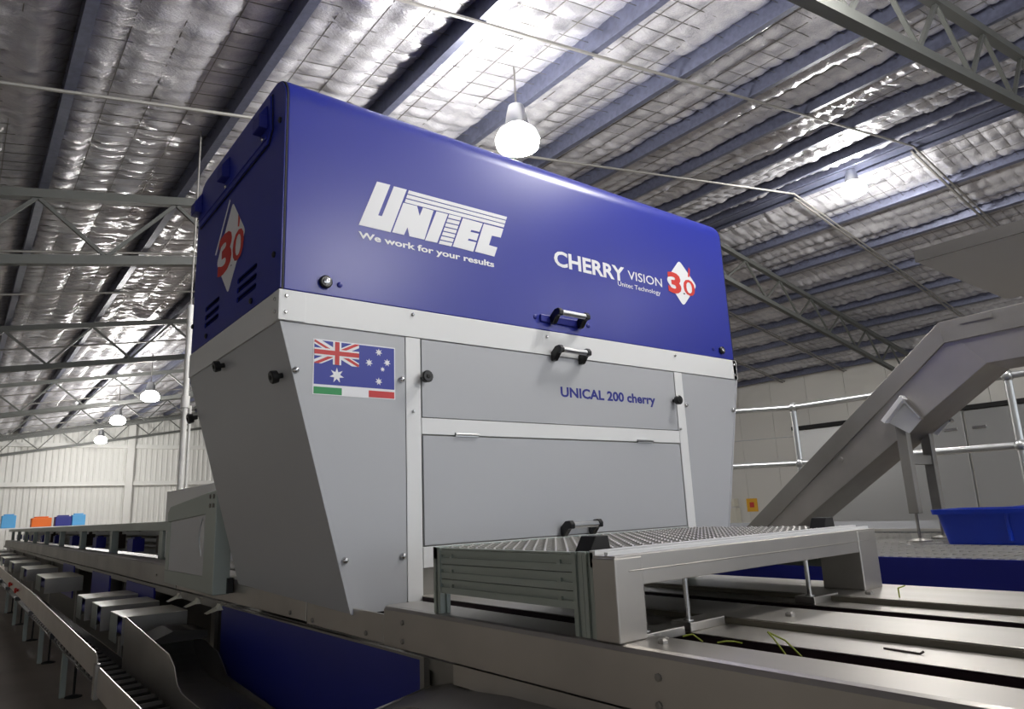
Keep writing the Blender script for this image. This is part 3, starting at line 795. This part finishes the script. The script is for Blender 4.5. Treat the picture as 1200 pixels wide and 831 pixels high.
# levelling bolts
for x, yb in ((1.225, PY0+.04), (1.395, PY0+.055), (1.93, PY0+.05)):
    bo = MB().tube((x, yb, -.285), (x, yb, -.165), .0065, 10).lathe((x, yb, -.176), (0, 0, 1), [(0, .012), (.008, .012)], 6).lathe((x, yb, -.285), (0, 0, 1), [(0, .013), (.010, .013)], 6).build('levelling_bolt', 'chrome', pf)
    MB().box(x-.03, x+.10, yb-.03, yb+.03, -.296, -.276).build('foot_plate', 'steel_lane', pf, bevel=.002)
# black corner blocks
for x, yy in ((1.16, PY0+.10), (2.14, PY0+.08)):
    MB().prism([(x-.03, yy, PZ), (x+.038, yy, PZ), (x+.032, yy, PZ+.034), (x-.008, yy, PZ+.034)], (0, .05, 0)).build('stop_block', 'rubber', pf, bevel=.002)

# cherry stems and bits on the lanes
def curve_stem(name, pts, r, mat, label, group=None):
    b = MB()
    for a, c in zip(pts[:-1], pts[1:]): b.tube(a, c, r, 6)
    o = b.build(name, mat); tag(o, label, 'stem', group); return o
curve_stem('cherry_stem', [(1.27, .80, -.30), (1.275, .83, -.268), (1.28, .845, -.258), (1.29, .815, -.272), (1.30, .79, -.30)], .0017, 'stem', 'forked green cherry stem poking up from the lane gap')
curve_stem('cherry_stem', [(1.225, .925, -.279), (1.235, .91, -.276), (1.245, .90, -.277), (1.25, .885, -.279)], .0016, 'stem', 'curled green cherry stem lying at the beam edge')
curve_stem('cherry_stem', [(1.235, 1.02, -.279), (1.25, 1.005, -.275), (1.262, .99, -.29)], .0016, 'stem', 'thin green cherry stem near the levelling bolt')
curve_stem('cherry_stem', [(2.02, .92, -.278), (2.03, .925, -.255), (2.05, .915, -.250)], .0018, 'stem', 'short dark stem standing on the far lane plate')
curve_stem('cherry_stem', [(1.44, .70, -.294), (1.43, .63, -.294), (1.435, .625, -.29)], .002, 'brown', 'brown dry stem lying on the lower lane plate')
for i, (x, yy, z) in enumerate(((1.16, 1.01, -.281), (1.60, .99, -.28), (2.06, 1.02, -.28), (1.24, .45, -.30))):
    o = MB().lathe((x, yy, z), (0, 0, 1), [(0, .011), (.006, .011), (.010, .006)], 6).tube((x, yy, z+.006), (x+.02, yy+.006, z+.006), .004, 6).build('loose_bolt', 'steel_dull')
    tag(o, 'small loose bolt lying on the stainless lane plates', 'bolt', 'loose bolts on the lanes')

# ================================================================ EXITS, TROUGHS ON THE LEFT
def exit_conveyor(y0, y1, i):
    xa, xb = .80, 1.14; zt = -.505; zb = -.655
    t = thing('exit_conveyor', ((xa+xb)/2, (y0+y1)/2, zb), ('pale topped exit conveyor next to the stainless outfeed chute', 'middle one of three close-set exit conveyors over the trough', 'exit conveyor farthest from the chute among the three close-set ones')[i] if i < 3 else 'wide exit conveyor with blue belt end in the spaced-out far row', 'conveyor', 'exit conveyors along the line')
    MB().box(xa, xb, y0, y1, zt-.004, zt).build('top_sheet', 'exit_white', t, bevel=.002)
    w = (y1-y0)
    MB().box(xa, xb, y0, y0+.012, zb, zt-.004).build('side_plate', 'steel_dull', t)
    MB().box(xa, xb, y1-.012, y1, zb, zt-.004).build('side_plate', 'steel_dull', t)
    MB().box(xa, xa+.006, y0+w*.45, y1, zb-.01, zt-.004).build('end_plate', 'extrusion', t, bevel=.002)
    MB().tube((xa+.05, y0+.013, zt-.075), (xa+.05, y1-.02, zt-.075), .045, 14).build('belt_roller', 'navy', t, smooth=True)
    MB().box(xa+.05, xb, y0+.03, y1-.03, zt-.12, zt-.03).build('belt', 'navy', t)
    return t
for i, (a, b) in enumerate(((4.62, 5.02), (5.35, 5.75), (6.05, 6.48), (8.9, 9.9), (11.2, 12.3), (13.6, 14.8), (16.2, 17.5), (19.0, 20.4), (22, 23.5))):
    exit_conveyor(a, b, i)
# collecting trough conveyor
tr = thing('collecting_trough', (.72, 6, -EYE), 'long stainless collecting trough with slatted belt, legs and levelling feet', 'conveyor')
def wallp(x, pts, mat='steel', name='trough_wall', th=.006):
    return MB().prism([(x, a, b) for a, b in pts], (th, 0, 0)).build(name, mat, tr, bevel=.001)
wallp(.620, [(4.22, -.613), (4.16, -.63), (4.16, -.72), (4.30, -.735), (15, -.66), (15, -.54), (8, -.56)])
wallp(.626, [(4.25, -.67), (4.25, -.80), (1.2, -.82), (1.2, -.70)])
MB().box(.614, .634, 4.14, 4.20, -.82, -.66).build('trough_joint', 'steel_dull', tr)
MB().box(.628, .86, 4.65, 15, -.775, -.765).box(.628, .798, 1.2, 4.65, -.775, -.765).build('trough_bed', 'dark_belt', tr)
yy = 1.8; k = 0
while yy < 8:
    MB().bar((.635, yy, -.757), (.79, yy+.02, -.757), .012, .016).build('belt_slat', 'steel_dull' if k % 2 else 'dark_belt', tr); yy += .075; k += 1
for i in range(5):
    yy = 6.6+1.8*i
    MB().box(.75, .79, yy-.02, yy+.02, -EYE, -.776).build('leg', 'extrusion', tr, bevel=.003)
    MB().tube((.84, yy-.05, -EYE+.02), (.84, yy-.05, -.776), .009, 8).lathe((.84, yy-.05, -EYE), (0, 0, 1), [(0, .06), (.008, .058), (.018, .016)], 12).build('levelling_foot', 'rubber', tr)
    MB().box(.61, .66, yy-.5, yy-.44, -.76, -.72).build('clamp', 'black', tr)
for yy in (2.4, 4.2):
    MB().box(.75, .79, yy-.02, yy+.02, -EYE, -.776).build('leg', 'extrusion', tr, bevel=.003)
for a, b in ((12, 685), (19, 692)):
    q = pix(0, .60, a, b)
    MB().lathe((.62, q.y, q.z), (-1, 0, 0), [(0, .015), (.015, .015), (.018, .028), (.035, .028), (.04, .018)], 12).build('stop_button', 'red', tr, label='red stop button on the trough side')
# near chute beside the blue skirt
ch = thing('outfeed_chute', (.96, 3.5, -EYE), 'open stainless outfeed chute with stepped side walls beside the blue skirt', 'chute')
def cw_(x, pts, name='chute_wall', th=.005, mat='steel'):
    return MB().prism([(x, a, b) for a, b in pts], (th, 0, 0)).build(name, mat, ch, bevel=.001)
cw_(.800, [(4.55, -.496), (3.62, -.556), (3.52, -.562), (3.42, -.60), (3.36, -.655), (3.27, -.680), (2.0, -.72), (2.0, -.84), (4.55, -.76)])
cw_(1.118, [(4.54, -.580), (4.00, -.640), (3.92, -.645), (3.84, -.68), (3.74, -.735), (3.1, -.765), (2.0, -.80), (2.0, -.84), (4.54, -.78)])
MB().box(.805, 1.118, 2.0, 4.5, -.79, -.78).build('chute_bed', 'steel_dull', ch)
b = MB(); n = 10
for i in range(n):
    t0, t1 = i/n*math.pi/2, (i+1)/n*math.pi/2
    f = lambda t: (3.95+.45*math.sin(t), -.78+.2*(1-math.cos(t)))
    (ya, za), (yb, zb) = f(t0), f(t1)
    b.prism([(.806, ya, za), (.806, yb, zb), (.806, yb, zb-.006), (.806, ya, za-.006)], (.311, 0, 0))
b.build('chute_curve', 'steel_dull', ch, smooth=True)
MB().box(.806, 1.117, 4.535, 4.545, -.76, -.58).build('chute_end', 'steel_dull', ch)
MB().prism([(.806, 4.1, -.60), (1.117, 4.1, -.60), (1.117, 4.1, -.56), (.95, 4.1, -.545)], (0, .3, 0)).build('chute_roller_cover', 'dark_belt', ch)
for x, yy in ((.83, 3.0), (1.10, 3.0), (.83, 4.4), (1.10, 4.4)):
    MB().box(x-.012, x+.012, yy-.012, yy+.012, -EYE, -.79).build('leg', 'steel_dull', ch)
# white folded flaps under the beam
for yy in (4.55, 4.15, 3.75):
    o = MB().prism([(1.06, yy, -.43), (1.10, yy, -.40), (1.02, yy+.02, -.445)], (0, .06, 0)).prism([(1.06, yy, -.43), (1.09, yy, -.43), (1.075, yy, -.40)], (.0, .05, 0)).build('folded_flap', 'exit_white')
    tag(o, 'small white folded flap under the side beam', 'flap', 'white flaps under the beam')
# curved deflector sheet below the near beam
df = MB(); q = [(1.90, -.50), (1.70, -.455), (1.45, -.435), (1.20, -.43), (.6, -.46)]
for (ya, za), (yb, zb) in zip(q[:-1], q[1:]):
    df.prism([(.97, ya, za-.03), (.97, yb, zb-.03), (1.15, yb, zb), (1.15, ya, za)], (0, 0, -.005))
df = df.build('deflector_sheet', 'steel_dull', smooth=True); tag(df, 'curved stainless deflector sheet under the near side beam', 'sheet')
MB().tube((.97, 1.90, -.533), (.97, .6, -.493), .008, 8).tube((.97, 1.90, -.533), (1.15, 1.90, -.503), .007, 8).box(1.10, 1.15, 1.0, 1.7, -.455, -.404).build('rolled_edge', 'steel', df)

# things on the far end of the line
for i, (x, yy, w, d, h, mt, lb) in enumerate(((2.05, 25.6, .5, .5, .26, 'orange', 'orange bag on the far end of the line'), (2.6, 25.6, .42, .5, .28, 'blue_plate', 'dark blue bag on the far end of the line'), (1.25, 25.6, .35, .4, .36, 'sky_blue', 'light blue bottle pack at the far end of the line'), (3.0, 25.6, .35, .4, .32, 'sky_blue', 'light blue box beside the dark blue bag'))):
    b = MB().box(x-w/2, x+w/2, yy-d/2, yy+d/2, .05, .05+h).box(x-w/2*.7, x+w/2*.7, yy-d/2*.7, yy+d/2*.7, .05+h, .05+h+.04)
    tag(b.build('packing_bag', mt, bevel=.05, segs=3), lb, 'bag')
tb = thing('packing_table', (2.1, 25.6, -EYE), 'pale packing table at the far end of the line', 'table')
MB().box(.9, 3.4, 25.2, 26.0, 0, .05).build('table_top', 'white_paint', tb)
for x in (.95, 3.35):
    for yy in (25.25, 25.95): MB().box(x-.03, x+.03, yy-.03, yy+.03, -EYE, 0).build('leg', 'steel_dull', tb)

# ================================================================ WALKWAY, RAIL, INCLINED CONVEYOR ON THE RIGHT
ww = thing('walkway', (4.5, 1, -EYE), 'raised grating walkway with deep blue fascia beyond the lanes', 'walkway')
WX0, WX1, WY0, WY1, WZ = 3.52, 5.56, -2.4, 4.6, -.30
MB().box(WX0, WX0+.012, WY0, WY1, WZ-.42, WZ-.002).build('fascia', 'blue_plate', ww, bevel=.002)
yy = WY0+.02
while yy < WY1:
    MB().box(WX0+.014, WX1, yy, yy+.006, WZ-.03, WZ).build('grating_bar', 'grate', ww); yy += .042
for k in range(11):
    x = WX0+.06+k*.195
    MB().box(x, x+.008, WY0, WY1, WZ-.012, WZ-.001).build('cross_bar', 'grate', ww)
MB().box(WX0+.02, WX1, WY0, WY1, WZ-.12, WZ-.10).build('under_tray', 'steel_dull', ww)
MB().box(WX1, WX1+.008, WY0, WY1, WZ-.12, WZ+.085).build('toe_board', 'grey_panel', ww)
MB().box(WX1-.012, WX1, WY0, WY1, WZ+.01, WZ+.03).build('toe_ledge', 'grate', ww)
for yy in (-2, .5, 2.5, 4.4):
    for x in (WX0+.1, WX1-.1): MB().box(x-.05, x+.05, yy-.05, yy+.05, -EYE, WZ-.1).build('support_leg', 'steel_dull', ww)
rl = thing('guard_rail', (5.53, 1.5, WZ), 'galvanised tubular guard rail with ball joints along the walkway', 'railing')
RX = 5.53; zt, zm = .735, .265
posts = [(RX, 3.16), (RX, 1.585), (RX, 0.0), (RX, -1.6), (5.02, 3.78)]
for x, yy in posts:
    p = MB().tube((x, yy, WZ), (x, yy, zt), .024, 12).build('rail_post', 'railgalv', rl, smooth=True)
    for z in (zt, zm): MB().sphere((x, yy, z), .042).build('ball_joint', 'railgalv', p, smooth=True)
for z in (zt, zm):
    MB().tube((RX, 3.16, z), (RX, -1.6, z), .024, 12).build('hand_rail', 'railgalv', rl, smooth=True)
    MB().tube((RX, 3.16, z), (5.02, 3.78, z), .024, 12).build('hand_rail', 'railgalv', rl, smooth=True)
    MB().tube((5.02, 3.78, z), (3.6, 4.4, z), .024, 12).build('hand_rail', 'railgalv', rl, smooth=True)
MB().tube((RX, 3.16, .49), (5.02, 3.78, .47), .004, 6).build('rail_cable', 'railgalv', rl)

ic = thing('inclined_conveyor', (4.8, 2, -.3), 'stainless inclined conveyor rising to a level head on two legs', 'conveyor')
CX0, CX1 = 4.60, 4.98
top = [(3.16, -.25), (1.613, .990), (-.9, 1.05)]
mid = [(2.99, -.25), (1.60, .86), (-.9, .93)]
bot = [(2.78, -.25), (1.405, .70), (-.9, .74)]
def side(x, th):
    MB().prism([(x, *p) for p in (top[0], top[1], bot[1], bot[0])], (th, 0, 0)).build('side_plate', 'steel', ic, bevel=.002)
    MB().prism([(x, *p) for p in (top[1], top[2], bot[2], bot[1])], (th, 0, 0)).build('side_plate', 'steel', ic, bevel=.002)
side(CX0, .008); side(CX1, -.008)
for a, b in ((0, 1), (1, 2)):
    MB().prism([(CX0-.012, *p) for p in (top[a], top[b], mid[b], mid[a])], (.012, 0, 0)).build('side_flange', 'steel_dull', ic, bevel=.002)
    MB().prism([(CX0+.008, *p) for p in (bot[a], bot[b], (bot[b][0]+.01, bot[b][1]+.01), (bot[a][0]+.01, bot[a][1]+.01))], (CX1-CX0-.016, 0, 0)).build('underside_sheet', 'steel_dull', ic)
    MB().prism([(CX0+.008, *p) for p in (mid[a], mid[b], (mid[b][0]+.01, mid[b][1]+.01), (mid[a][0]+.01, mid[a][1]+.01))], (CX1-CX0-.016, 0, 0)).build('belt', 'dark_belt', ic)
MB().box(CX0-.018, CX0-.010, 1.33, 1.50, .955, .985).build('slot_plate', 'steel_dull', ic)
q = pix(0, CX0, 985, 539); MB().lathe((CX0, q.y, q.z), (-1, 0, 0), [(0, .02), (.006, .018), (.008, .006)], 10).build('dome_bolt', 'steel', ic)
for k, x in enumerate((CX0+.02, CX1-.02)):
    yl = 1.93
    MB().box(x-.03, x+.03, yl-.03, yl+.03, -.135, .46).build('leg', 'steel_dull', ic, bevel=.004)
    MB().tube((x, yl, -.29), (x, yl, -.13), .009, 8).lathe((x, yl, -.30), (0, 0, 1), [(0, .07), (.008, .068), (.02, .02)], 14).build('levelling_foot', 'steel_dull', ic)
    sx = -1 if k == 0 else 1
    bx = x + sx*.035
    # folded triangular bracket: sloped cap above a pointed plate
    br = MB().prism([(bx, 1.995, .43), (bx, 1.865, .555), (bx, 1.785, .43), (bx, 1.875, .345)], (sx*.008, 0, 0)).build('leg_bracket', 'glint_steel', ic, bevel=.002)
    MB().prism([(bx, 2.01, .44), (bx, 1.87, .58), (bx, 1.855, .555), (bx, 1.99, .42)], (sx*.06, 0, 0)).build('bracket_cap', 'glint_steel', ic, bevel=.002)
    MB().prism([(bx, 1.865, .565), (bx, 1.78, .43), (bx, 1.79, .42), (bx, 1.875, .555)], (sx*.05, 0, 0)).build('bracket_flange', 'chrome', ic, bevel=.002)
MB().box(CX0+.05, CX1-.05, 1.91, 1.95, .16, .22).build('cross_tie', 'steel_dull', ic, bevel=.003)
MB().box(CX0+.05, CX0+.13, -.9, -.8, -.3, .75).box(CX1-.13, CX1-.05, -.9, -.8, -.3, .75).build('leg', 'steel_dull', ic)

def crate(x0, y0, label, L=.40, Wd=.30, h=.185):
    t = thing('plastic_crate', (x0+Wd/2, y0+L/2, WZ), label, 'crate')
    def ring(z, gx, o=0):
        x_, y_ = x0-gx-o, y0-gx-o; X_, Y_ = x0+Wd+gx+o, y0+L+gx+o; r = .04
        out = []
        for cx, cy, s in ((X_-r, Y_-r, 0), (x_+r, Y_-r, 1), (x_+r, y_+r, 2), (X_-r, y_+r, 3)):
            for k in range(5):
                a = s*math.pi/2+k*math.pi/8; out.append((cx+r*math.cos(a), cy+r*math.sin(a), z))
        return out
    lv = [ring(WZ, 0), ring(WZ+h, .032), ring(WZ+h, .026), ring(WZ+.008, -.006)]
    b = MB(); v = sum(lv, []); n = len(lv[0]); f = [tuple(range(n-1, -1, -1))]
    for j in range(3): f += [(j*n+i, j*n+(i+1) % n, (j+1)*n+(i+1) % n, (j+1)*n+i) for i in range(n)]
    f.append(tuple(range(3*n, 4*n)))
    b.add(v, f).build('crate_body', 'blue_plastic', t, smooth=True)
    lr = [ring(WZ+h-.022, .033, .014), ring(WZ+h+.004, .033, .018), ring(WZ+h+.004, .026), ring(WZ+h-.022, .026)]
    b = MB(); v = sum(lr, []); f = []
    for j in range(4): f += [(j*n+i, j*n+(i+1) % n, ((j+1) % 4)*n+(i+1) % n, ((j+1) % 4)*n+i) for i in range(n)]
    b.add(v, f).build('crate_rim', 'blue_plastic', t, smooth=True)
    MB().box(x0-.03, x0-.004, y0+L*.18, y0+L*.22, WZ+.02, WZ+h-.02).build('crate_rib', 'blue_plastic', t, bevel=.004)
    return t
crate(4.40, 1.30, 'blue plastic crate with tapered sides beside the conveyor leg')
crate(4.80, 1.05, 'second blue plastic crate behind the first one on the walkway')

# canopy above the right-hand walkway
cp = thing('overhead_canopy', (6.1, 0, 1.6), 'flat grey overhead canopy with dark edge above the walkway', 'canopy')
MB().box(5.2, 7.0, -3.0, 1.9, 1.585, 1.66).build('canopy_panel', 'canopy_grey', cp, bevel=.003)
MB().box(5.19, 5.2, -3.0, 1.9, 1.58, 1.665).build('canopy_edge', 'canopy_dark', cp)
for x in (5.6, 6.8):
    MB().box(x-.05, x+.05, -2.8, -2.7, -EYE, 1.585).build('canopy_post', 'steel_dull', cp)
    MB().tube((x, -1, 1.66), (x, -1, roof_z(x)), .012, 6).build('canopy_hanger', 'rod', cp)
